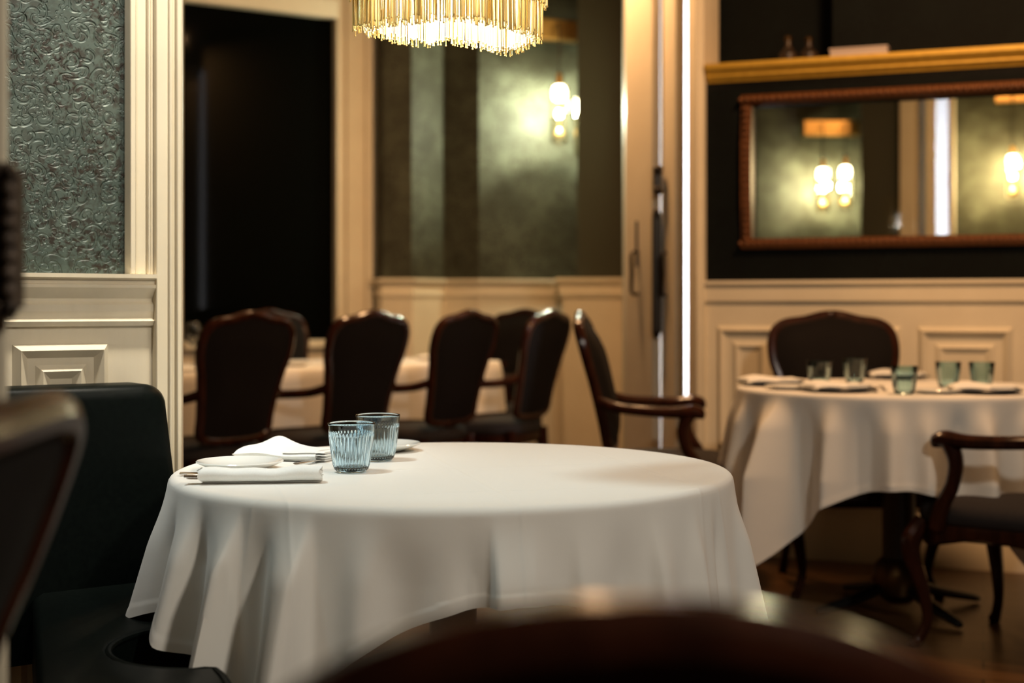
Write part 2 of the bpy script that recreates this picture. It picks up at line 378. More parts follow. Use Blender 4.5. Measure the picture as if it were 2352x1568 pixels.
def panel(mb, line, s0, s1, z0, z1, w=0.035, h=0.014, base=0.014):
    """raised frame moulding round a panel"""
    def fr(a, b, c, d, o1, o2):
        q = [(a, c), (b, c), (b, d), (a, d)]; r = [(a + w, c + w), (b - w, c + w), (b - w, d - w), (a + w, d - w)]
        mid = [(a + w * .45, c + w * .45), (b - w * .45, c + w * .45), (b - w * .45, d - w * .45), (a + w * .45, d - w * .45)]
        vs = []
        for ring, off in ((q, o1), (mid, o2), (r, o1)):
            for s_, z_ in ring: p = line(s_, off); vs.append((p[0], p[1], z_))
        fs = []
        for k in range(2):
            for i in range(4): j = (i + 1) % 4; fs.append((k * 4 + i, k * 4 + j, k * 4 + 4 + j, k * 4 + 4 + i))
        mb.add(vs, fs)
    fr(s0, s1, z0, z1, base - 0.001, base + h)
    fr(s0 + w * 1.5, s1 - w * 1.5, z0 + w * 1.5, z1 - w * 1.5, base - 0.001, base + h * .6)
mb = MB(); panel(mb, LW, 0.005, 0.185, 0.1, 1.002, 0.028); panel(mb, LW, -0.24, -0.045, 0.1, 1.002, 0.028)
struct(mb.build('trim_2', 'cream_worn'))
# casing: stepped pilaster with fluted mouldings, its return faces the opening
mb = MB()
def cas(s0, s1, o): mb.prism([LW(s0, -0.1), LW(s1, -0.1), LW(s1, o), LW(s0, o)], LDADO + .004 if s1 < S0 + .051 else 0, 3.4)
S0 = 0.222
for a, b, o in ((0, .012, .030), (.012, .036, .020), (.036, .042, .027), (.042, .050, .022), (.050, .074, .036), (.074, .080, .042), (.080, .088, .036), (.088, .098, .046)):
    cas(S0 + a, S0 + b, o)
struct(mb.build('trim_3', 'cream', bevel=0.002))
mb = MB(); e0 = LW(S0 + .098, .046)
mb.prism([e0, P(421, 3.14), (P(421, 3.14)[0] - .1, 3.2), LW(S0 + .09, -.1)], 0, 3.4)
struct(mb.build('trim_4', 'cream_worn', bevel=0.002))

# ---- wall end at the far left edge of the view, close to the eye
mb = MB(); mb.prism([P(15, 1.31), P(17, 1.41), (-1.0, 1.45), (-1.0, 1.31)], 0, 3.4)
struct(mb.build('wall_near', 'cream', bevel=0.004))

# ---- far room: window wall, folded back wall, piers
FW = [P(360, 8.80), P(868, 9.62)]
fz = Z(640, 9.55)
mb = MB()
wl = [P(418, 8.90), P(770, 9.46)]
# wall pieces round the window
mb.sweep([P(240, 8.62), wl[0]], rect(0.12, 0, 3.4)); mb.sweep([wl[1], FW[1]], rect(0.12, 0, 3.4))
wz1 = Z(25, 9.2); wz0 = 0.85
mb.sweep(wl, rect(0.12, wz1, 3.4)); mb.sweep(wl, rect(0.12, 0, wz0))
struct(mb.build('wall_far_left', 'cream'))
w = struct(MB().sweep([(p[0], p[1] + .05) for p in wl], rect(0.01, wz0, wz1)).build('window_1', 'nightglass'))
mb = MB()
jx = [P(770, 9.46), P(790, 9.49), P(832, 9.56), P(846, 9.58), P(868, 9.62)]
mb.sweep(jx[0:2], [(0, 0), (0, 3.4), (.03, 3.4), (.03, 0)]); mb.sweep(jx[1:3], [(0, 0), (0, 3.4), (.045, 3.4), (.045, 0)]); mb.sweep(jx[2:4], [(0, 0), (0, 3.4), (.07, 3.4), (.07, 0)])
mb.sweep([wl[0], wl[1]], [(0, wz1), (0, wz1 + .12), (.04, wz1 + .12), (.04, wz1)])
mb.sweep([wl[0], wl[1]], [(0, wz0 - .05), (0, wz0), (.06, wz0), (.06, wz0 - .05)])
b = mb.build('window_frame', 'cream', w, bevel=0.003)
back = [P(868, 9.5), P(880, 9.45), P(945, 9.45), P(1021, 9.75), P(1100, 9.65), P(1330, 9.86)]
struct(MB().sweep(back, rect(0.12, 0, 3.4)).build('wall_far_back', 'paper_far'))
def dado(mb, line, z, k=1.0, panel_z=None):
    mb.sweep(line, [(0, 0), (0, z - .12 * k), (0.015, z - .12 * k), (0.015, 0)])
    mb.sweep(line, [(0, z - .13 * k), (.02, z - .13 * k), (.03, z - .11 * k), (.03, z - .10 * k), (.02, z - .085 * k), (.02, z - .05 * k), (.045, z - .03 * k), (.055, z - .02 * k), (.055, z), (0, z)])
mb = MB(); dado(mb, back, fz); struct(mb.build('trim_5', 'cream'))
pier = [P(1290, 9.38), P(1296, 9.32), P(1425, 9.32), P(1432, 9.36)]
struct(MB().prism([P(1326, 9.88), P(1326, 9.36), P(1432, 9.36), P(1470, 9.88)], 0, 3.4).build('wall_far_pier', M['paper_far']))
mb = MB(); mb.prism([P(1292, 9.80), P(1292, 9.34), P(1430, 9.34), P(1440, 9.8)], 0, Z(685, 9.34)); zz = Z(638, 9.34)
mb.sweep([(P(1290, 9.7)[0], 9.7), P(1290, 9.34), P(1432, 9.34)], [(-.05, zz - .13), (.01, zz - .13), (.02, zz - .10), (.012, zz - .09), (.012, zz - .05), (.04, zz - .025), (.04, zz), (-.05, zz)])
struct(mb.build('trim_6', 'cream'))
# far room right side wall (behind the folded doors)
struct(MB().sweep([P(1431, 9.4), P(1437, 7.06)], rect(0.10, 0, 3.4)).build('wall_far_right', 'cream'))

# ---- folding doors; white backing and a hidden lamp added to brighten their gaps
def leaf(name, a, b, th):
    """a door leaf between plan points a and b"""
    mb = MB(); mb.sweep([a, b], rect(th, 0.01, 3.0)); return struct(mb.build(name, 'cream', bevel=0.004))
d1 = leaf('door_1', P(1436, 7.0), P(1498, 6.72), 0.045)
d2 = leaf('door_2', P(1517, 6.75), P(1551, 6.50), 0.045)
def pull(mb, px, y0, y1, d, w=0.035):
    x, y = P(px, d)
    z0, z1 = Z(y1, d), Z(y0, d)
    mb.tube([(x + w, y - .0, z1), (x, y - .03, z1 - .004), (x, y - .035, (z0 + z1) / 2), (x, y - .03, z0 + .004), (x + w, y, z0)], [.008, .008, .010, .008, .008], 8, sub=4)
mb = MB(); pull(mb, 1450, 580, 674, 6.86); mb.box((P(1462, 6.88)[0], 6.87, Z(560, 6.87)), (.012, .012, .22)); mb.build('handle', 'hardware', d1)
mb = MB(); pull(mb, 1520, 582, 678, 6.66, .05); mb.build('handle', 'hardware', d2)
mb = MB(); x, y = P(1508, 6.70); mb.box((x, y, Z(628, 6.7)), (.042, .05, .55)); mb.sphere((x, y, Z(760, 6.7)), .03, 8, (.7, 1, 1.2)); mb.sphere((x, y, Z(495, 6.7)), .03, 8, (.7, 1, 1.2)); mb.build('lock_case', 'hardware', d2, bevel=0.004)
mb = MB(); x, y = P(1510, 6.68); mb.box((x, y, Z(415, 6.7)), (.035, .05, .12)); mb.sphere((x, y - .03, Z(392, 6.7)), .024, 8); mb.sphere((x, y - .03, Z(440, 6.7)), .022, 8); mb.build('latch', 'hardware', d2, bevel=0.004)
struct(MB().box((0.93, 7.75, 1.7), (0.44, 0.06, 3.4)).build('gap_backing', 'white'))  # made-up white backing, lit so the door gap reads bright
struct(MB().box((1.14, 7.30, 1.7), (0.04, 0.95, 3.4)).build('gap_backing_right', 'white'))
lamp('gap_hidden_lamp', 'AREA', (P(1537, 6.9)[0] - .01, 6.95, 1.7), 50, (0.94, 0.94, 1.0), 0.18, (P(1545, 7.7)[0], 7.7, 1.7), size_y=2.8)  # added lamp hidden behind the second leaf, lights the white backing
# right jamb of the opening, stepped
mb = MB()
RW0 = (1.046, 6.17); RU = (0.932, -0.362); RN = (-0.362, -0.932)
def RW(s, o=0): return (RW0[0] + RU[0] * s + RN[0] * o, RW0[1] + RU[1] * s + RN[1] * o)
def Rs(px):      # where the right wall crosses a picture column
    k = (px - 1176) / F; return (k * RW0[1] - RW0[0]) / (RU[0] - k * RU[1])
j0 = P(1580, 6.45)
mb.prism([j0, P(1592, 6.36), P(1596, 6.30), RW(Rs(1606), .05), RW(Rs(1622), .05), RW(Rs(1622), -.25), (j0[0] + .05, 6.75)], 0, 3.4)
mb.prism([RW(Rs(1606), 0), RW(Rs(1606), .065), RW(Rs(1612), .065), RW(Rs(1612), 0)], 0, 3.4)
struct(mb.build('trim_7', 'cream', bevel=0.004))

# ---- right wall with a framed glass opening, ledge and dado
ra = Rs(1618); rb = Rs(2352) + 1.6
RZ = Z(645, RW(ra)[1]); SH = Z(190, 6.22)
mz0, mz1 = Z(548, 6.18), Z(243, 6.18)
ma, mbb = Rs(1728), Rs(2352) + 0.55
mb = MB()
for a, b, z0, z1 in ((ra, ma, 0, SH), (mbb, rb, 0, SH), (ma, mbb, 0, mz0), (ma, mbb, mz1, SH)):
    mb.sweep([RW(a), RW(b)], rect(0.10, z0, z1))
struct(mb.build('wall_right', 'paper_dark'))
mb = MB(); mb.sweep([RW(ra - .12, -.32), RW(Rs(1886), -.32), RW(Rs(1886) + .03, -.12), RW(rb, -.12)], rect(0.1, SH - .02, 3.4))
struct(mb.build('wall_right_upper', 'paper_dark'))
# the ledge slab the upper wall stands on
mb = MB(); mb.prism([RW(ra, .0), RW(rb, .0), RW(rb, -.45), RW(ra, -.45)], SH - .03, SH); struct(mb.build('trim_8', 'black'))
mb = MB(); h = (Z(150, 6.22) - Z(190, 6.22))
mb.sweep([RW(ra + .015), RW(rb)], [(-.30, SH), (0.005, SH), (.012, SH + h * .15), (.03, SH + h * .28), (.03, SH + h * .40), (.045, SH + h * .55), (.06, SH + h * .75), (.06, SH + h), (-.30, SH + h)])
struct(mb.build('trim_9', 'gold'))
# dado, panels, skirting
mb = MB(); rl = [RW(ra), RW(rb)]
mb.sweep(rl, [(0, 0), (0, RZ - .08), (.015, RZ - .08), (.015, 0)])
mb.sweep(rl, [(0, RZ - .10), (.018, RZ - .10), (.03, RZ - .088), (.03, RZ - .03), (.045, RZ - .015), (.045, RZ), (0, RZ)])
def RL(s, o=0): return RW(s, o)
pz1 = Z(748, 6.1); pz0 = 0.46
panel(mb, RL, Rs(1648), Rs(1790) + .02, pz0, pz1, .045, .022, .015); panel(mb, RL, Rs(1790) + .14, Rs(2072), pz0, pz1, .045, .022, .015)
panel(mb, RL, Rs(2108), Rs(2328), pz0, pz1, .045, .022, .015); panel(mb, RL, Rs(2352) + .1, Rs(2352) + .6, pz0, pz1, .045, .022, .015)
struct(mb.build('trim_10', 'cream'))
mb = MB(); mb.sweep(rl, [(.01, 0), (.045, 0), (.045, .14), (.035, .155), (.035, .19), (.025, .205), (.025, .23), (.04, .245), (.04, .262), (.01, .28)])
struct(mb.build('baseboard_right', 'cream'))

# mirror on the right wall: clear pane, its reflection built as a room behind
fm = thing('framed_mirror', 'wide copper-gilt carved frame holding clear glass on the dark right wall', 'mirror')
mb = MB(); fw = .045
def fbar(a0, a1, z0, z1):
    mb.sweep([RW(a0, .0), RW(a1, .0)], [(-.05, z0), (.018, z0), (.034, z0 + (z1 - z0) * .3), (.034, z0 + (z1 - z0) * .7), (.018, z1), (-.05, z1)])
fbar(ma - fw, mbb + fw, mz1, mz1 + fw); fbar(ma - fw, mbb + fw, mz0 - fw, mz0); fbar(ma - fw, ma, mz0, mz1); fbar(mbb, mbb + fw, mz0, mz1)
# carved beading
s_ = ma - fw
while s_ < mbb + fw:
    for zc in (mz1 + fw * .5, mz0 - fw * .5):
        p = RW(s_, .036); mb.sphere((p[0], p[1], zc), .011, 5)
    s_ += .028
zc = mz0
while zc < mz1:
    p = RW(ma - fw * .5, .036); mb.sphere((p[0], p[1], zc), .011, 5); zc += .028
mb.build('frame', 'giltframe', fm)
mb = MB(); bv = .022
ins = [(ma, mz0), (mbb, mz0), (mbb, mz1), (ma, mz1)]; inn = [(ma + bv, mz0 + bv), (mbb - bv, mz0 + bv), (mbb - bv, mz1 - bv), (ma + bv, mz1 - bv)]
vs = [(*RW(s, -.012), z) for s, z in ins] + [(*RW(s, -.004), z) for s, z in inn] + [(*RW(s, -.016), z) for s, z in ins]
mb.add(vs, [(4, 5, 6, 7), (0, 1, 5, 4), (1, 2, 6, 5), (2, 3, 7, 6), (3, 0, 4, 7), (11, 10, 9, 8), (0, 8, 9, 1), (1, 9, 10, 2), (2, 10, 11, 3), (3, 11, 8, 0)])
mb.build('glass_pane', 'pane', fm, 4)

# made-up room behind the pane, standing in for the mirror's reflection
D2 = 12.9
struct(MB().sweep([P(1600, 12.7), P(1976, D2 + .1)], rect(0.1, 0, 3.4)).build('wall_reflected_left', 'paper_far'))
struct(MB().prism([P(1977, 13.1), P(1978, 12.45), P(2066, 12.45), P(2066, 13.1)], 0, 3.4).build('wall_reflected_pier', 'paper_far'))
mb = MB(); mb.prism([P(2066, 12.6), P(2067, 12.35), P(2100, 12.3), P(2112, 12.4), P(2112, 12.6)], 0, 3.4)
mb.prism([P(2125, 12.9), P(2126, 12.3), P(2150, 12.3), P(2150, 12.9)], 0, 3.4); mb.prism([P(2178, 12.9), P(2178, 12.3), P(2192, 12.3), P(2194, 12.9)], 0, 3.4)
struct(mb.build('trim_11', 'cream', bevel=0.004))
struct(MB().sweep([P(2090, 13.3), P(2200, 13.3)], rect(0.05, 0, 3.4)).build('wall_reflected_gap', 'white'))
lamp('reflected_room_fill', 'AREA', (3.6, 10.2, 3.3), 40, AMB, 1.0, (3.6, 10.6, 0))  # added fill so the cream jamb of this stand-in room is lit
lamp('reflected_gap_hidden_lamp', 'AREA', (P(2137, 12.8)[0], 12.75, 2.0), 230, (0.94, 0.94, 1.0), 0.08, (P(2150, 13.3)[0], 13.3, 2.0), size_y=2.2)  # added lamp hidden behind the posts, whitens the slots between them
struct(MB().sweep([P(2193, 12.95), P(2480, 12.6)], rect(0.1, 0, 3.4)).build('wall_reflected_right', 'paper_far'))

# ================================================================= LAMPS
def pendant_pair(name, loc, rz, label, power, col, gap=0.22, drop=(0.42, 0.36), spread=0):
    t = thing(name, label, 'wall lamp', loc, rz, 'brass twin pendant wall lamps')
    MB().box((0, -.06, 0), (.50, .12, .135)).build('mounting_plate', 'brass', t, bevel=0.006)
    for i, sx in enumerate((-gap / 2, gap / 2)):
        dz = -drop[i]; y = -.20
        mb = MB(); mb.tube([(sx, -.05, .02), (sx, y, .0), (sx, y, dz + .12)], .006, 8, sub=4); mb.build('cord', 'hardware', t)
        mb = MB(); mb.lathe([(.0, .13), (.016, .13), (.022, .11), (.026, .06), (.03, .045), (.0, .045)], 20, (sx, y, dz)); mb.build('socket', 'brass', t)
        mb = MB(); mb.sphere((sx, y, dz), .052, 14, (1, 1, 1.05)); bl = mb.build('bulb', 'bulb', t)
        mb = MB(); mb.lathe([(.062, .045), (.064, -.30), (.058, -.33), (.03, -.345), (0, -.348), (0, -.343), (.03, -.340), (.055, -.326), (.060, -.30), (.058, .045)], 24, (sx, y, dz)); mb.build('glass_tube', 'tube', t)
        mb = MB(); mb.lathe([(.0, -.30), (.02, -.30), (.03, -.28), (.02, -.25), (.008, -.24), (.0, -.24)], 16, (sx, y, dz)); mb.tube([(sx, y, dz - .24), (sx, y, dz - .05)], .004, 6); mb.build('inner_stem', 'brass', t)
        l = lamp('pendant_light', 'POINT', (sx, y - .0, dz - .12), power, col, 0.03); l.parent = t; 
    return t
ang = math.atan2(0.21, 0.68)
pl = P(1288, 9.72)
pendant_pair('pendant_wall_lamp', (pl[0], pl[1] - .03, Z(76, 9.7)), math.atan2(back[5][1] - back[4][1], back[5][0] - back[4][0]), 'brass twin pendant lamp on the lit green far wall, beside the dark pier', 120, (0.90, 1.0, 0.82), 0.16, (0.44, 0.52))
pl = P(1903, 12.85)
pendant_pair('pendant_wall_lamp', (pl[0], pl[1] - .02, Z(296, 12.8)), 0.0, 'brass twin pendant lamp built as a mirror reflection, left inside the framed glass', 60, (1.0, 0.92, 0.62), 0.20, (0.42, 0.40))
pl = P(2352, 12.72)
pendant_pair('pendant_wall_lamp', (pl[0], pl[1] - .02, Z(215, 12.6)), -0.3, 'twin pendant lamp built as a mirror reflection, cut by the right edge', 90, (1.0, 0.80, 0.45), 0.22, (0.60, 0.50))

# chandelier over the main table
ch = thing('chandelier', 'gold chain-fringe chandelier glowing above the round white table', 'chandelier')
zb = 1.56
def cp(px, py): d = (zb - CZ) * F / (HY - py); return Vector((*P(px, d), 0))
ctrl = [cp(813, 68), cp(900, 49), cp(1035, 40), cp(1150, 56), cp(1243, 83), cp(1215, 103), cp(1168, 121), cp(1100, 106), cp(1035, 95), cp(960, 100), cp(870, 82)]
def closed_curve(c, n):
    out = []
    for i in range(len(c)):
        p0, p1, p2, p3 = c[i - 1], c[i], c[(i + 1) % len(c)], c[(i + 2) % len(c)]
        for k in range(24):
            u = k / 24; out.append(0.5 * ((2 * p1) + (p2 - p0) * u + (2 * p0 - 5 * p1 + 4 * p2 - p3) * u * u + (3 * p1 - p0 - 3 * p2 + p3) * u ** 3))
    L = [0]
    for i in range(1, len(out) + 1): L.append(L[-1] + (out[i % len(out)] - out[i - 1]).length)
    res = []; j = 0
    for k in range(n):
        s = L[-1] * k / n
        while L[j + 1] < s: j += 1
        u = (s - L[j]) / (L[j + 1] - L[j]); res.append(out[j].lerp(out[(j + 1) % len(out)], u))
    return res
ctr = sum(ctrl, Vector()) / len(ctrl)
def fringe(n, scale, z1, z0, jit, m, name, r0=.0011):
    mb = MB()
    for p in closed_curve(ctrl, n):
        q = ctr + (p - ctr) * scale
        q.x += random.uniform(-.002, .002); q.y += random.uniform(-.002, .002)
        zz = z0 + random.uniform(-jit, jit); r = r0 * random.uniform(.8, 1.25)
        sl = random.uniform(-.003, .003)
        mb.tube([(q.x + sl, q.y, z1), (q.x, q.y, zz)], r, 5, sub=1)
        mb.sphere((q.x, q.y, zz), r * 1.7, 3)
    return tag(mb.build(name, m, ch), kind='stuff')
fringe(430, 1.0, 1.80, zb, .008, 'chain', 'chain_fringe')
fringe(330, .90, 1.80, zb + .002, .008, 'chain_in', 'inner_chain_fringe')
fringe(300, 1.05, 1.82, 1.618, .006, 'chain', 'upper_chain_fringe')
mb = MB()
for sc_, z in ((1.0, 1.80), (.9, 1.80), (1.05, 1.82)):
    mb.tube([(ctr + (p - ctr) * sc_ + Vector((0, 0, z))) for p in closed_curve(ctrl, 60)], .006, 6, sub=1, closed=True)
for k in range(0, 60, 10):
    p = closed_curve(ctrl, 60)[k]; mb.tube([(ctr.x, ctr.y, 1.86), ctr + (p - ctr) + Vector((0, 0, 1.80))], .004, 6)
mb.build('hoop_frame', 'brass', ch)
mb = MB(); mb.tube([(ctr.x, ctr.y, 1.86), (ctr.x, ctr.y, 3.40)], .008, 10); mb.lathe([(0, 0), (.06, 0), (.05, .03), (0, .03)], 24, (ctr.x, ctr.y, 3.37)); mb.build('hanging_rod', 'brass', ch)
for k in range(5):
    a = 2 * PI * k / 5 + .3; c = (ctr.x + .07 * math.cos(a), ctr.y + .07 * math.sin(a), 1.67)
    mb = MB(); mb.sphere(c, .022, 10, (1, 1, 1.3)); mb.build('bulb', 'bulb_white', ch)
    l = lamp('chandelier_light', 'POINT', (c[0], c[1], 1.62), 1.0, (1, .97, .90), .02); l.parent = ch

# ================================================================= CHAIRS
OUT_ROUND = [(0, .928), (.05, .925), (.10, .912), (.145, .889), (.19, .852), (.222, .812), (.238, .77), (.238, .73), (.226, .69), (.205, .64), (.192, .59), (.185, .52), (.12, .495), (0, .49)]
OUT_FLAT = [(0, .985), (.06, .985), (.12, .988), (.18, .990), (.215, .984), (.238, .965), (.246, .92), (.243, .86), (.225, .80), (.205, .70), (.192, .60), (.185, .52), (.12, .495), (0, .49)]
def chair_outline(k, half=None):
    half = half or [(0, 1.052), (.045, 1.047), (.11, 1.030), (.18, 1.020), (.218, 1.002), (.240, .970), (.248, .92), (.243, .86), (.225, .80), (.205, .70), (.192, .60), (.185, .52), (.12, .495), (0, .49)]
    half = [(u, .5 + (z - .5) * k if z > .5 else z) for u, z in half]
    return half + [(-u, z) for u, z in half[-2:0:-1]]
LEAN = [.16]
def rake(z):
    q = (z - .45); return -.215 - LEAN[0] * q - .13 * q * q
def make_chair(name, label, k=1.0, group=None, half=None, lean=.16):
    LEAN[0] = lean
    t = thing(name, label, 'chair', group=group)
    ol = chair_outline(k, half)
    pts = [Vector((u, rake(z), z)) for u, z in ol]
    mb = MB(); mb.tube(pts, .021, 10, flat=1.0, sub=4, closed=True, up=(0, 1, 0))
    ztop = max(z for u, z in ol)
    if not half: mb.sphere((0, rake(ztop) + .004, ztop + .002), .022, 8, (2.0, .9, .7))          # carved crest
    if not half:
        for sx in (-1, 1): mb.sphere((sx * .225, rake(.98), .5 + (.992 - .5) * k), .020, 6, (1.2, 1, 1.0))
    mb.build('back_frame', 'wood', t)
    # upholstered panel, domed front and back
    cu = [Vector(p) for p in pts]; zc = .5 + (ztop - .5) * .5; c = Vector((0, rake(zc), zc)); n = len(cu); R_ = 7
    for nm, sg, amp in (('backrest', 1, .040), ('back_panel', -1, .016)):
        vs = []; fs = []
        for r in range(R_ + 1):
            s = 1 - r / R_ * .97
            for p in cu:
                q = Vector((p.x * s, 0, c.z + (p.z - c.z) * s)); edge = 1 - s * s
                q.y = rake(q.z) + sg * (.012 + amp * min(1, edge * 1.6)); vs.append(q)
        for r in range(R_):
            for i in range(n):
                j = (i + 1) % n; a = (r * n + i, r * n + j, (r + 1) * n + j, (r + 1) * n + i); fs.append(a if sg > 0 else a[::-1])
        fs.append(tuple(R_ * n + i for i in range(n)))
        MB().add(vs, fs).build(nm, 'velvet', t, 60)
    # seat cushion
    def seat_ring(s, z, inset=0):
        out = []
        for i in range(48):
            a = 2 * PI * i / 48; ca, sa = math.cos(a), math.sin(a); e = .55
            x = math.copysign(abs(ca) ** e, ca); y = math.copysign(abs(sa) ** e, sa)
            hw = .235 + .055 * (y + 1) / 2; yy = .015 + .245 * y + (.025 * (1 - x * x) if y > 0 else 0)
            out.append((x * hw * s, .015 + (yy - .015) * s, z))
        return out
    def rings(rs):
        vs = []; fs = []
        for r in rs: vs += r
        m = 48
        for k_ in range(len(rs) - 1):
            for i in range(m): j = (i + 1) % m; fs.append((k_ * m + i, k_ * m + j, (k_ + 1) * m + j, (k_ + 1) * m + i))
        fs.append(tuple(range(m))[::-1]); fs.append(tuple(range((len(rs) - 1) * m, len(rs) * m)))
        return MB().add(vs, fs)
    rings([seat_ring(.94, .395), seat_ring(.99, .405), seat_ring(1.0, .425), seat_ring(.985, .445), seat_ring(.93, .462), seat_ring(.80, .474), seat_ring(.55, .482), seat_ring(.2, .485)]).build('seat', 'seat_fabric', t, 60)
    lo = seat_ring(.965, .345); lo = [(x, y, z + .022 * (1 - abs(math.sin(4 * math.atan2(y, x)))) * 0 + (.022 * math.cos(x / .29 * PI) if abs(y) > .18 else .018 * math.cos(y / .26 * PI))) for x, y, z in lo]
    rings([lo, seat_ring(.995, .375), seat_ring(.985, .398), seat_ring(.93, .400)]).build('seat_frame', 'wood', t, 50)
    for sx in (-1, 1):
        mb = MB(); x, y = sx * .245, .215
        mb.tube([(x * .97, y, .40), (x + sx * .022, y + .025, .345), (x + sx * .020, y + .024, .28), (x - sx * .004, y - .002, .17), (x - sx * .012, y - .010, .09), (x + sx * .006, y + .008, .03), (x + sx * .018, y + .020, .012), (x + sx * .020, y + .022, .0)], [.030, .034, .028, .021, .016, .017, .021, .016], 10, sub=5)
        mb.build('leg', 'wood', t)
        mb = MB(); x, y = sx * .195, -.205
        mb.tube([(x, y, .42), (x, y - .005, .34), (x, y - .025, .2), (x + sx * .01, y - .06, .08), (x + sx * .016, y - .085, 0)], [.026, .024, .019, .016, .018], 10, sub=5)
        mb.build('leg', 'wood', t)
        # arm: sweeps out from the back stile, scrolled end; its support curves down to the seat rail
        mb = MB()
        mb.tube([(sx * .215, rake(.70), .700), (sx * .245, -.18, .676), (sx * .285, -.08, .668), (sx * .298, .03, .664), (sx * .292, .105, .668), (sx * .288, .135, .660), (sx * .288, .138, .640)], [.026, .025, .025, .027, .032, .030, .018], 10, flat=.85, sub=5)
        a = mb.build('arm', 'wood', t)
        mb = MB(); mb.tube([(sx * .290, .095, .655), (sx * .292, .075, .60), (sx * .294, .085, .53), (sx * .284, .125, .46), (sx * .272, .15, .39)], [.028, .024, .022, .025, .028], 10, sub=5)
        mb.build('arm_support', 'wood', a)
    return t
GC = 'dark upholstered wooden armchairs'
def back_at(x, y, rz, off=.27): return (x - math.sin(rz) * off, y + math.cos(rz) * off, 0)
R45 = PI / 4
chA = make_chair('dining_chair', 'dark armchair nearest in the row at the long far table, by the door casing', .975, GC)
RB = math.radians(51)
bp = [P(551, 6.18), P(829, 6.66), P(1050, 7.12), P(1237, 7.56)]
chA.location = back_at(*bp[0], RB); chA.rotation_euler = (0, 0, RB)
dup(chA, back_at(*bp[1], RB), RB, 'dark armchair second from the left in the row at the long far table', GC)
dup(chA, back_at(*bp[2], RB + .09), RB + .09, 'dark armchair third from the left in the row at the long far table', GC)
dup(chA, back_at(*bp[3], RB + .22), RB + .22, 'dark armchair at the right end of the row at the long far table', GC)
dup(chA, (-0.12, 8.66, 0), PI * .80, 'reddish brown chair at the far end of the long table, glimpsed between two chair backs', GC)
dup(chA, (-1.24, 8.45, 0), -PI * .75, 'dark armchair on the far side of the long table, only its crest showing', GC)
dup(chA, (0.630, 5.80, 0), -PI / 2 - .14, 'dark armchair seen from the side, facing right towards the smaller round table', GC)
dup(chA, (1.305, 5.46, 0), PI, 'dark armchair behind the right round table, facing the viewer against the panelling', GC)
dup(chA, (1.620, 4.50, 0), math.radians(44), 'dark armchair cut by the right edge, arm and curved legs before the right table', GC)
chB = make_chair('dining_chair', 'blurred dark chair back in the foreground, rising from the bottom edge', 1, 'blurred foreground chairs', OUT_ROUND)
chB.location = (.055, .67 + .29, 0)
chC = make_chair('dining_chair', 'blurred glossy dark chair at the left edge, in front of the green banquette', 1, 'blurred foreground chairs', OUT_FLAT, .26)
chC.location = (-0.782, 1.0, 0); chC.rotation_euler = (0, 0, math.radians(88))

# ================================================================= BANQUETTE
bq = thing('banquette', 'dark green leather banquette with rounded back below the left panelling', 'bench')
def BK(s, o=0): return LW(s, .03 + o)
def bslab(s0, s1, z0, z1, o0, o1, r, slant):
    """upright cushion with a rounded top and rounded right shoulder"""
    prof = [(s0, z0), (s0, z1)]
    for k in range(9):
        a = PI / 2 * k / 8; prof.append((s1 - r + r * math.sin(a), z1 - r + r * math.cos(a)))
    prof.append((s1 + slant, z0)); n = len(prof); vs = []; fs = []
    e = .022; layers = [(o0, 1), (o1 - e, 1), (o1 - e * .3, .3 * e), (o1, e)]
    cx, cz = (s0 + s1) / 2, (z0 + z1) / 2
    for o, ins in ((o0, 0), (o1 - e, 0), (o1 - e * .35, e * .25), (o1 - .002, e * .75), (o1, e * 1.3)):
        for s, z in prof:
            ds = -ins if s > cx else ins; dz = -ins if z > cz else 0
            vs.append((*BK(s + ds, o), z + dz))
    for k in range(4):
        for i in range(n): j = (i + 1) % n; fs.append((k * n + i, k * n + j, k * n + n + j, k * n + n + i))
    fs.append(tuple(range(n))[::-1]); fs.append(tuple(range(4 * n, 5 * n)))
    return MB().add(vs, fs)
bslab(-.42, .262, .40, .922, .0, .10, .045, .055).build('backrest', 'leather', bq, 50)
SZ = .532
ncx, ncy, nr = -.488, 2.31, .158
plan = [(-.904, 2.68), BK(.02, .09), BK(.255, .09), (-.42, 2.78), (-.39, 2.52)]
for k in range(17):
    a = math.radians(75 + 210 * k / 16); plan.append((ncx + nr * math.cos(a), ncy + nr * math.sin(a)))
plan += [(-.405, 2.06), (-.36, 1.90), (-.633, 1.90)]
def inset(pl, e):
    n = len(pl); a = sum(pl[i][0] * pl[(i + 1) % n][1] - pl[(i + 1) % n][0] * pl[i][1] for i in range(n)); sg = 1 if a > 0 else -1; out = []
    for i in range(n):
        p, q, r = Vector(pl[i - 1]), Vector(pl[i]), Vector(pl[(i + 1) % n]); t1 = (q - p).normalized(); t2 = (r - q).normalized()
        nn = Vector((-(t1.y + t2.y), t1.x + t2.x)); nn.normalize(); out.append((q.x + nn.x * e * sg, q.y + nn.y * e * sg))
    return out
def soft_slab(pl, z0, z1, e):
    rs = [(pl, z0), (pl, z1 - e), (inset(pl, e * .25), z1 - e * .35), (inset(pl, e * .9), z1)]; n = len(pl); vs = []; fs = []
    for q, z in rs: vs += [(x, y, z) for x, y in q]
    for k in range(3):
        for i in range(n): j = (i + 1) % n; fs.append((k * n + i, k * n + j, k * n + n + j, k * n + n + i))
    fs += [tuple(range(n))[::-1], tuple(range(3 * n, 4 * n))]
    a = sum(pl[i][0] * pl[(i + 1) % n][1] - pl[(i + 1) % n][0] * pl[i][1] for i in range(n))
    if a < 0: fs = [f[::-1] for f in fs]
    return MB().add(vs, fs)
soft_slab(plan, SZ - .14, SZ, .016).build('seat', 'leather', bq, 50)
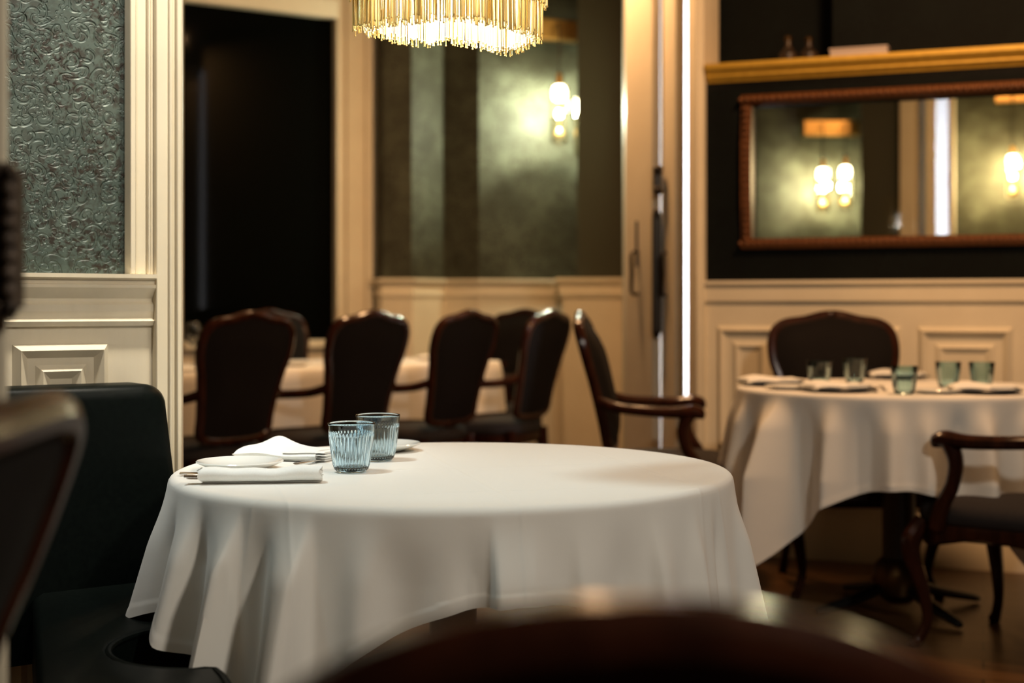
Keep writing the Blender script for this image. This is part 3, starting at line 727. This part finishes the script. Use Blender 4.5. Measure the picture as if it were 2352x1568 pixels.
pp = inset(plan, .004)
mb = MB(); mb.tube([(x, y, SZ - .006) for x, y in pp[4:24]], .006, 8, sub=2); mb.build('piping', 'leather', bq)
MB().prism(inset(plan, .02), 0, SZ - .141).build('base', 'black', bq)

# ================================================================= TABLES AND CLOTHS
def table(name, label, c, top, R_, col=.05, base=.28, ball=False):
    t = thing(name, label, 'table', (c[0], c[1], 0))
    MB().lathe([(0, top - .03), (R_ - .012, top - .03), (R_ - .004, top - .026), (R_ - .004, top - .004), (R_ - .012, top), (0, top)], 64).build('tabletop', 'iron', t)
    mb = MB(); mb.lathe([(0, top - .031), (.16, top - .031), (.15, top - .045), (col + .012, top - .06), (col, top - .10), (col, .10), (0, .10)], 32); mb.build('column', 'iron', t)
    if ball: mb = MB(); mb.lathe([(0, .02), (.04, .025), (.085, .06), (.098, .11), (.085, .16), (.06, .185), (0, .19)], 32); mb.build('ball_foot', 'bronze', t)
    for k in range(4):
        a = PI / 2 * k + .35; mb = MB()
        mb.tube([(.03 * math.cos(a), .03 * math.sin(a), .10), (.16 * math.cos(a), .16 * math.sin(a), .055), (base * math.cos(a), base * math.sin(a), .022), ((base + .03) * math.cos(a), (base + .03) * math.sin(a), .014)], [.03, .026, .02, .014], 10, flat=.7, sub=4)
        mb.build('foot', 'iron', t)
    return t
def cloth(name, label, c, top, R_, half, th0, flare, folds, seg=720, noise=.004, seed=1, extra=None, m_='cloth'):
    rnd = random.Random(seed); ph = [rnd.uniform(0, 6.28) for _ in range(8)]
    rows_top = [0, .25, .5, .7, .85, .93, .97, .99]; NS = 46
    def drop(a):
        q = abs(math.cos(a - th0)), abs(math.sin(a - th0)); m = max(q); return half / m - R_ + (extra(a) if extra else 0)
    vs = []; fs = []; er = .016
    nrow = len(rows_top) + 6 + NS
    for i in range(seg):
        a = 2 * PI * i / seg; ca, sa = math.cos(a), math.sin(a); D = drop(a)
        f = 2.0 * sum(g(a) for g in folds)
        for r in rows_top:
            rr = r * (R_ - er); vs.append((rr * ca, rr * sa, top))
        for k in range(6):
            b = PI / 2 * (k) / 5 * .93; rr = R_ - er + er * math.sin(b); vs.append((rr * ca, rr * sa, top - er + er * math.cos(b)))
        for k in range(1, NS + 1):
            tt = k / NS; L = D * tt; on = smooth(-.01, .11, L) ; grow = on * (.30 + .70 * min(1, L / .26))
            rr = R_ + flare(a) * L + f * grow + noise * grow * (math.sin(9 * a + ph[0]) + .6 * math.sin(17 * a + ph[1] + 3 * L))
            hem = .0012 if D - L < .020 else 0
            if L > .03: rr = max(rr, R_ - .004)
            vs.append(((rr + hem) * ca, (rr + hem) * sa, top - er - (L) * (1 - .10 * abs(flare(a)))))
    for i in range(seg):
        j = (i + 1) % seg
        for k in range(nrow - 1):
            if k == 0: fs.append((i * nrow, i * nrow + 1, j * nrow + 1))
            else: fs.append((i * nrow + k, i * nrow + k + 1, j * nrow + k + 1, j * nrow + k))
    o = MB().add([(c[0] + x, c[1] + y, z) for x, y, z in vs], fs).build(name, m_, None, 70)
    tag(o, label, 'tablecloth', 'white tablecloths'); return o
def adiff(a, b): return (a - b + PI) % (2 * PI) - PI
def ridge(a0, w, amp, skew=0.0):
    """one soft fold; skew sharpens one of its sides"""
    def g(a):
        d = adiff(a, a0); ww = w * (1 - skew) if d < 0 else w * (1 + skew); return amp * math.exp(-(d / ww) ** 2)
    return g
MT = (-.112, 2.70); MR = .527; TOP = .77
def ang_at(px, c, R_):       # front-side angle of the table rim under a picture column
    best = None
    for i in range(1801):
        a = PI + PI * i / 1800; x = c[0] + R_ * math.cos(a); y = c[1] + R_ * math.sin(a)
        e = abs(1176 + F * x / y - px)
        if best is None or e < best[0]: best = (e, a)
    return best[1]
table('round_table', 'round pedestal table under the large white cloth, beside the green banquette', MT, TOP - .003, MR - .006, .045, .26)
am = lambda px: ang_at(px, MT, MR)
mf = [ridge(math.radians(198), .08, .012), ridge(math.radians(208), .045, -.016), ridge(math.radians(218), .07, .026, -.5), ridge(am(548), .05, .036, -.7), ridge(am(705), .07, .042, -.7), ridge(am(610), .05, -.016), ridge(am(470), .04, -.014),
      ridge(am(840), .06, .016), ridge(am(930), .10, -.010), ridge(am(1140), .05, .020, .7), ridge(am(1085), .05, -.012), ridge(am(1220), .04, .010), ridge(am(1330), .06, .012, .5), ridge(am(1430), .05, -.008), ridge(am(1500), .045, .014, .5), ridge(am(1590), .035, .012), ridge(am(1640), .03, -.01), ridge(math.radians(345), .06, .018), ridge(math.radians(5), .07, .016), ridge(math.radians(40), .1, .03), ridge(math.radians(90), .1, .02), ridge(math.radians(120), .12, .02)]
def mflare(a):
    return .08 + .13 * math.exp(-(adiff(a, math.radians(200)) / .40) ** 2) + .06 * math.exp(-(adiff(a, math.radians(350)) / .4) ** 2)
cloth('tablecloth', 'large white tablecloth on the round table in the middle, set with two blue tumblers', MT, TOP, MR, .660, math.radians(284), mflare, mf, seed=3, extra=lambda a: .10 * math.exp(-(adiff(a, math.radians(196)) / .24) ** 2) + .04 * math.exp(-(adiff(a, math.radians(221)) / .14) ** 2) + .05 * math.exp(-(adiff(a, math.radians(350)) / .3) ** 2), m_='cloth_main')

RT = (1.374, 5.05); RR = .57; RTOP = .79
table('round_table', 'round pedestal table with bronze ball foot under the smaller cloth at right', RT, RTOP - .003, RR - .006, .058, .31, True)
ar = lambda px: ang_at(px, RT, RR)
rf = [ridge(math.radians(210), .10, .05), ridge(math.radians(190), .08, .03), ridge(ar(1790), .05, .028, .4), ridge(ar(1850), .06, -.02), ridge(ar(1910), .06, .03), ridge(ar(1985), .05, -.014), ridge(ar(2050), .06, .024), ridge(ar(2130), .05, .016), ridge(ar(2200), .05, -.01), ridge(ar(2260), .06, .03), ridge(math.radians(300), .08, .035), ridge(math.radians(120), .1, .04), ridge(math.radians(30), .1, .04), ridge(math.radians(165), .08, .03)]
cloth('tablecloth', 'cream white tablecloth with a low hanging corner on the right round table', RT, RTOP, RR, .85, math.radians(255), lambda a: .05, rf, seg=540, seed=5)

# long far table, rotated 45 degrees
FT0 = Vector((-1.459, 6.45)); FU = Vector((.709, .705)); FV = Vector((-.705, .709))
FLEN0, FLEN1, FWID = -.7, 2.03, .95
ft = thing('long_table', 'long rectangular table under a white cloth in the far room', 'table')
def FP(u, v): q = FT0 + FU * u + FV * v; return (q.x, q.y)
MB().prism([FP(FLEN0 + .01, .01), FP(FLEN1 - .01, .01), FP(FLEN1 - .01, FWID - .01), FP(FLEN0 + .01, FWID - .01)], TOP - .035, TOP - .004).build('tabletop', 'wood', ft)
for u in (FLEN0 + .1, FLEN1 - .1):
    for v in (.1, FWID - .1): p = FP(u, v); MB().tube([(p[0], p[1], TOP - .036), (p[0], p[1], 0)], .03, 10).build('leg', 'wood', ft)
def rrect(u0, u1, v0, v1, r, n=8):
    out = []
    for cx, cy, a0 in ((u1 - r, v0 + r, -PI / 2), (u1 - r, v1 - r, 0), (u0 + r, v1 - r, PI / 2), (u0 + r, v0 + r, PI)):
        for k in range(n + 1): a = a0 + PI / 2 * k / n; out.append((cx + r * math.cos(a), cy + r * math.sin(a)))
    return out
ring = rrect(FLEN0, FLEN1, 0, FWID, .10)
dense = []
for i in range(len(ring)):
    a, b = ring[i], ring[(i + 1) % len(ring)]; n = max(1, int(math.dist(a, b) / .03))
    for k in range(n): dense.append((a[0] + (b[0] - a[0]) * k / n, a[1] + (b[1] - a[1]) * k / n))
cu, cv = (FLEN0 + FLEN1) / 2, FWID / 2; vs = []; fs = []; n = len(dense)
rows = [(-.012, TOP), (-.003, TOP - .004), (.003, TOP - .016)] + [(.004 + .02 * k / 6, TOP - .016 - .26 * k / 6) for k in range(1, 7)]
for o, z in rows:
    for i, (u, v) in enumerate(dense):
        du = 1 if u > cu else -1; eu = max(0, abs(u - cu) - (FLEN1 - FLEN0) / 2 + .10) / .10; ev = max(0, abs(v - cv) - FWID / 2 + .10) / .10
        q = math.hypot(eu, ev) or 1; wv_ = .007 * math.sin(i * .55) * max(0, (TOP - .02 - z)) / .26
        p = FP(u + (o + wv_) * eu / q * du, v + (o + wv_) * ev / q * (1 if v > cv else -1)); vs.append((*p, z))
for k in range(len(rows) - 1):
    for i in range(n): j = (i + 1) % n; fs.append((k * n + i, (k + 1) * n + i, (k + 1) * n + j, k * n + j))
fs.append(tuple(range(n)))
tag(MB().add(vs, fs).build('tablecloth', 'cloth', None, 50), 'white tablecloth on the long table behind the row of chair backs', 'tablecloth', 'white tablecloths')

# ================================================================= TABLEWARE
def tumbler_mesh(ribs=38, seg=228):
    H = .0905
    def ro(z): return .0290 + .0150 * (z / H) ** .62 if z > .004 else .0275 + .0015 * z / .004
    outer = [(0, .0), (.020, .0), (.0270, .0006)] + [(ro(z), z) for z in [.003 + i * (H - .003) / 34 for i in range(35)]]
    inner = [(ro(z) - (.0030 if z < .07 else .0024), z) for z in [H - i * (H - .011) / 22 for i in range(23)]] + [(.018, .0085), (0, .0078)]
    rimo = [(ro(H) - .0006, H + .0009), (ro(H) - .0018, H + .0009)]
    no = len(outer)
    def rib(j, a, z):
        if j < 4 or j >= no or z < .008 or z > .073: return 0
        e = smooth(.008, .014, z) * (1 - smooth(.068, .073, z)); return .0009 * (abs(math.cos(ribs * a / 2)) * 2 - 1.2) * e
    return MB().lathe(outer + rimo + inner, seg, (0, 0, 0), rib)
def put(o, x, y, z, rz=0): o.location = (x, y, z); o.rotation_euler = (0, 0, rz); return o
def on(px, py, top):        # point on a table top under a picture position
    d = (CZ - top) * F / (py - HY); return (*P(px, d), top)
GT = 'pale blue ribbed tumblers'
tm = tumbler_mesh().build('tumbler', 'blueglass', None, 40)
tag(tm, 'ribbed pale blue tumbler nearest the viewer on the round white table', 'glass', GT); put(tm, *on(807, 1083, TOP + .001))
t2 = tm.copy(); COL.objects.link(t2); t2['label'] = 'ribbed pale blue tumbler just behind the nearer one, beside the side plate'; put(t2, *on(868, 1057, TOP + .001), .4)
def plate_mesh(r, h=.014, wall=.003):
    return MB().lathe([(0, .0), (r * .55, 0), (r * .60, .002), (r * .82, h * .55), (r, h), (r + .0005, h + .0015), (r - .001, h + .003), (r * .80, h * .55 + wall), (r * .58, .0045), (0, .0042)], 64)
pm = plate_mesh(.081).build('side_plate', 'china', None, 50); tag(pm, 'white side plate behind the rolled napkin at the left of the round table', 'plate', 'white side plates'); put(pm, *on(551, 1077, TOP + .001))
p2 = pm.copy(); COL.objects.link(p2); p2['label'] = 'white side plate partly hidden behind the rear blue tumbler'; put(p2, *on(878, 1034, TOP + .001))
def rolled_napkin(name, L, w=.046, h=.027):
    """flat roll of folded linen: a spiral sheet with thickness, drawn out along x"""
    path = []; turns = 2.4; N = 70
    for i in range(N + 1):
        a = -PI / 2 + 2 * PI * turns * i / N; k = 1 - .62 * i / N
        path.append((w / 2 * k * math.copysign(abs(math.cos(a)) ** .75, math.cos(a)), h / 2 + h / 2 * k * math.copysign(abs(math.sin(a)) ** .85, math.sin(a))))
    prof = path + [(y * .90, h / 2 + (z - h / 2) * .84 ) for y, z in path[::-1]]
    m = len(prof); vs = []; fs = []; nx = 16
    for i in range(nx + 1):
        x = -L / 2 + L * i / nx; sag = 1 + .05 * math.sin(i * 1.1) - .10 * math.exp(-((i - nx / 2) / 3) ** 2) + .14 * smooth(.6, 1, i / nx)
        for k, (y, z) in enumerate(prof):
            vs.append((x + .004 * math.sin(k * .5) * (1 if i in (0, nx) else 0), y * (1 + .03 * math.sin(i * .8)), z * sag))
    for i in range(nx):
        for k in range(m): j = (k + 1) % m; fs.append((i * m + k, i * m + j, (i + 1) * m + j, (i + 1) * m + k))
    for b in (0, nx * m):
        for k in range(len(path) - 1): fs.append((b + k, b + k + 1, b + m - 2 - k, b + m - 1 - k))
    return MB().add(vs, fs).build(name, 'napkin', None, 60)
r = rolled_napkin('napkin', .205, .052, .029); tag(r, 'white napkin rolled round cutlery at the left front of the round table', 'napkin', 'white linen napkins'); nr_ = on(594, 1112, TOP + .001); put(r, nr_[0], nr_[1] + .022, nr_[2], math.radians(6))
def folded_napkin(name, L, Wd, h0=.020, hump=.014, peak=.016, layers=4):
    """folded linen: one smooth wrapped body, its open layers showing at the right-hand end"""
    mb = MB(); nx, ny = 28, 18
    def top(u, v):
        return h0 + hump * math.exp(-((u - .28) / .20) ** 2) * (.6 + .4 * v) + peak * math.exp(-((u - .24) / .12) ** 2) * smooth(.35, 1, v) + .0015 * math.sin(9 * u + 5 * v)
    def body(u0, u1, za, zb, grow, closed_left):
        vs = []; fs = []; m = 2 * (ny + 1)
        for i in range(nx + 1):
            u = u0 + (u1 - u0) * i / nx; e = math.sqrt(max(0, 1 - max(0, 1 - (u - u0) / .10) ** 2)) if closed_left else 1
            for side in (0, 1):
                for j in range(ny + 1):
                    v = j / ny if side == 0 else 1 - j / ny
                    r = math.sqrt(max(0, 1 - (abs(2 * v - 1)) ** 5)) * e; mid = (za + zb) / 2; half = (zb - za) / 2
                    zz = (mid + (half if side else -half) * r) * top(u, v)
                    vs.append((-L / 2 + L * u, -Wd / 2 - grow + (Wd + 2 * grow) * v + .003 * math.sin(u * 7 + za * 9), max(zz, .0002)))
        for i in range(nx):
            for k in range(m): q = (k + 1) % m; fs.append((i * m + k, i * m + q, (i + 1) * m + q, (i + 1) * m + k))
        fs.append(tuple(range(m))); fs.append(tuple(range(nx * m, (nx + 1) * m))[::-1]); mb.add(vs, fs)
    body(0, .90, 0, 1, 0, True)
    for q in range(layers):
        body(.55, .985 + .010 * ((q * 7) % 3), (q / layers + .015) * .94, (q + .86) / layers * .94, -.004 + .002 * (q % 2), False)
    return mb.build(name, 'napkin', None, 60)
r = folded_napkin('napkin', .200, .125, .021, .012, .010); tag(r, 'white napkin folded in layers behind the side plate on the round table', 'napkin', 'white linen napkins'); put(r, -.447, 2.875, TOP + .001, math.radians(-16))
def cutlery(kind, L=.20):
    mb = MB()
    if kind == 'fork':
        mb.tube([(-L / 2, 0, .004), (-L * .3, 0, .004), (0, 0, .005), (L * .18, 0, .009), (L * .26, 0, .007)], [.0085, .0065, .003, .003, .009], 10, flat=.28, sub=5)
        for k in range(4): y = -.009 + .006 * k; mb.tube([(L * .25, y * .7, .007), (L * .36, y, .005), (L * .5, y, .008)], [.0024, .0018, .0012], 6, sub=4)
    elif kind == 'spoon':
        mb.tube([(-L / 2, 0, .004), (-L * .3, 0, .004), (0, 0, .005), (L * .22, 0, .008)], [.0085, .0065, .003, .0035], 10, flat=.28, sub=5)
        mb.sphere((L * .36, 0, .006), .021, 10, (1.5, 1, .22))
    else:
        mb.tube([(-L / 2, 0, .005), (-L * .4, 0, .005), (0, 0, .005)], [.009, .0105, .007], 10, flat=.55, sub=4)
        mb.tube([(0, 0, .005), (L * .2, .001, .005), (L * .42, .001, .005), (L * .5, -.003, .005)], [.006, .0095, .009, .002], 10, flat=.16, sub=4)
    return mb.build({'fork': 'fork', 'spoon': 'spoon', 'knife': 'table_knife'}[kind], 'steel', None, 60)
GCU = 'steel cutlery on the round table'
kn = cutlery('knife', .235); tag(kn, 'steel table knife held in the rolled napkin, both ends sticking out', 'knife', GCU); put(kn, nr_[0] - .010, nr_[1] + .026, TOP + .008, math.radians(6))
fk = cutlery('fork', .20); tag(fk, 'steel fork with its handle end poking left out of the rolled napkin', 'fork', GCU); put(fk, nr_[0] - .030, nr_[1] + .017, TOP + .0105, math.radians(8))
sp = cutlery('spoon', .185); tag(sp, 'steel spoon lying between the rolled napkin and the side plate', 'spoon', GCU); a_ = on(570, 1092, TOP); put(sp, a_[0] - .03, a_[1] + .0, TOP + .001, math.radians(3))
f2 = fk.copy(); COL.objects.link(f2); f2['label'] = 'steel fork tucked under the layered napkin, tip pointing at the viewer'; a_ = on(686, 1070, TOP); put(f2, a_[0] + .045, a_[1] + .083, TOP + .0012, math.radians(61))

# ---- right round table setting
GR = 'pale teal tumblers on the right table'
gm = tumbler_mesh(30, 96).build('tumbler', 'tealglass', None, 40)
spots = [(1882, 888, 'leftmost teal tumbler on the right round table, beside a napkin'), (1963, 879, 'teal tumbler on the right table in front of the upright chair back'), (2077, 905, 'teal tumbler nearest the viewer in the middle of the right table'), (2178, 891, 'taller looking teal tumbler right of the middle one on the right table'), (2255, 892, 'rightmost teal tumbler on the right round table')]
for i, (px, py, lb) in enumerate(spots):
    o = gm if i == 0 else gm.copy()
    if i: COL.objects.link(o)
    tag(o, lb, 'glass', GR); put(o, *on(px, py, RTOP + .001), i * .3)
dpm = plate_mesh(.118, .010, .004).build('dinner_plate', 'darkplate', None, 50)
dn = folded_napkin('napkin', .215, .135, .022, .010, .0)
GP, GN = 'dark plates on the right table', 'folded napkins on the right table'
sets = [(1775, 884, 'dark plate at the left rim of the right table', 'folded napkin at the left rim of the right table', 10), (1925, 898, 'dark plate before the leftmost teal tumbler', 'folded napkin in front of the leftmost teal tumbler', 15), (2066, 869, 'dark plate at the back of the right table', 'folded napkin at the back of the right table beside the chair', -10), (2265, 902, 'dark plate at the right front of the right table', 'folded napkin in front of the rightmost teal tumbler', -8)]
for i, (px, py, la, lb, rz) in enumerate(sets):
    o = dpm if i == 0 else dpm.copy(); q = dn if i == 0 else dn.copy()
    if i: COL.objects.link(o); COL.objects.link(q)
    x, y, z = on(px, py, RTOP + .001)
    tag(o, la, 'plate', GP); put(o, x, y, z); tag(q, lb, 'napkin', GN); put(q, x - .01, y, z + .0050, math.radians(rz))
pw = plate_mesh(.085, .010, .003).build('side_plate', 'china', None, 50); tag(pw, 'pale side plate just right of the nearest teal tumbler', 'plate'); put(pw, *on(2152, 902, RTOP + .001))
pw2 = pw.copy(); COL.objects.link(pw2); pw2['label'] = 'pale side plate between two napkins at the left of the right table'; put(pw2, *on(1815, 893, RTOP + .001))
for px, py, kd, lb in ((2008, 898, 'spoon', 'steel spoon beside the napkin in front of the right table'), (2028, 894, 'fork', 'steel fork left of the nearest teal tumbler')):
    o = cutlery(kd, .19); tag(o, lb, kd, 'steel cutlery on the right table'); put(o, *on(px, py, RTOP + .001), math.radians(80))

# ---- far table setting
wg = MB().lathe([(0, 0), (.034, 0), (.033, .002), (.006, .006), (.0035, .02), (.0035, .095), (.010, .105), (.030, .122), (.041, .150), (.042, .175), (.036, .215), (.034, .222), (.033, .222), (.035, .213), (.0405, .175), (.0395, .151), (.029, .124), (.008, .108), (0, .107)], 40).build('wine_glass', 'clearglass', None, 50)
GW = 'wine glasses on the long far table'
for i, (u, v, lb) in enumerate([(-.02, .25, 'wine glass on the long far table, beside the left door casing'), (.36, .55, 'wine glass on the long far table just left of the first chair crest'), (.62, .28, 'wine glass on the long far table, right of the first chair back'), (.72, .80, 'wine glass at the rear of the long far table above the first chair'), (1.22, .30, 'wine glass on the long far table, right of the second chair back'), (1.48, .70, 'wine glass between the second and third chair backs on the far table')]):
    o = wg if i == 0 else wg.copy()
    if i: COL.objects.link(o)
    tag(o, lb, 'wine glass', GW); put(o, *FP(u, v), TOP + .001)
GF = 'pale tumblers on the long far table'
for i, (u, v, lb) in enumerate([(.60, .17, 'pale tumbler on the long far table, right of the first chair back'), (1.20, .18, 'pale tumbler on the long far table, right of the second chair back'), (.00, .52, 'pale tumbler on the long far table by the left door casing')]):
    o = gm.copy(); COL.objects.link(o); tag(o, lb, 'glass', GF); put(o, *FP(u, v), TOP + .001)
GFN = 'folded napkins on the long far table'
for i, (u, v, lb) in enumerate([(.05, .16, 'folded napkin on the far table by the left door casing'), (.66, .40, 'folded napkin on the far table between first and second chairs'), (1.30, .22, 'folded napkin on the far table between second and third chairs'), (1.80, .35, 'folded napkin at the right end of the far table')]):
    o = dn.copy(); COL.objects.link(o); tag(o, lb, 'napkin', GFN); put(o, *FP(u, v), TOP + .002, R45 + .3)
for i, (u, v, lb) in enumerate([(.80, .30, 'white plate on the far table left of the second chair'), (1.40, .45, 'white plate on the far table left of the third chair')]):
    o = pm.copy(); COL.objects.link(o); tag(o, lb, 'plate', 'white plates on the long far table'); put(o, *FP(u, v), TOP + .001)

# ================================================================= LEDGE OBJECTS, NEAR FRAME
top_z = SH + h + .001
def ledge(px, o): q = RW(Rs(px), o); return (q[0], q[1], top_z)
a_ = ledge(1968, -.10); mb = MB(); mb.box((0, 0, .02), (.24, .11, .04)); mb.box((0, 0, .045), (.246, .116, .010))
o = tag(mb.build('box', 'box', None, bevel=0.003), 'pale box standing on the gilt ledge above the framed mirror', 'box'); put(o, *a_, math.atan2(RU[1], RU[0]))
for i, (px, hh, lb) in enumerate([(1802, .125, 'dark squat bottle on the gilt ledge, left one of a pair'), (1850, .115, 'dark squat bottle on the gilt ledge, right one of a pair')]):
    a_ = ledge(px, -.09); mb = MB(); k = hh / .20
    mb.lathe([(0, 0), (.045, 0), (.052, .02), (.050, .07), (.030, .10), (.016, .125), (.015, .165), (0, .166)], 24, (0, 0, 0))
    o = MB().add([(v[0] * .82, v[1] * .82, v[2] * k) for v in mb.v], mb.f).build('bottle', 'figure'); tag(o, lb, 'bottle', 'bottles on the gilt ledge'); put(o, *a_)
    mb = MB(); mb.lathe([(0, .166 * k), (.017, .166 * k), (.018, .185 * k), (.012, .2 * k), (0, .2 * k)], 16); mb.build('stopper', 'bronze', o)

# dark carved frame on the near wall end
pf = thing('picture_frame', 'small dark carved frame on the wall end at the far left edge', 'frame')
z0, z1 = Z(708, 1.29), Z(398, 1.29); xr = P(21, 1.29)[0]; xl = xr - .30
mb = MB(); y0 = 1.298
for a, b in (((xl, z0), (xr, z0)), ((xr, z0), (xr, z1)), ((xr, z1), (xl, z1)), ((xl, z1), (xl, z0))):
    mb.tube([(a[0], y0, a[1]), (b[0], y0, b[1])], .011, 8, sub=1)
    for k in range(9):
        u = k / 8; mb.sphere((a[0] + (b[0] - a[0]) * u, y0 - .006, a[1] + (b[1] - a[1]) * u), .0085, 5)
mb.build('frame', 'frame_dark', pf)
MB().box(((xl + xr) / 2, 1.304, (z0 + z1) / 2), (xr - xl - .01, .006, z1 - z0 - .01)).build('glass_pane', 'nightglass', pf)
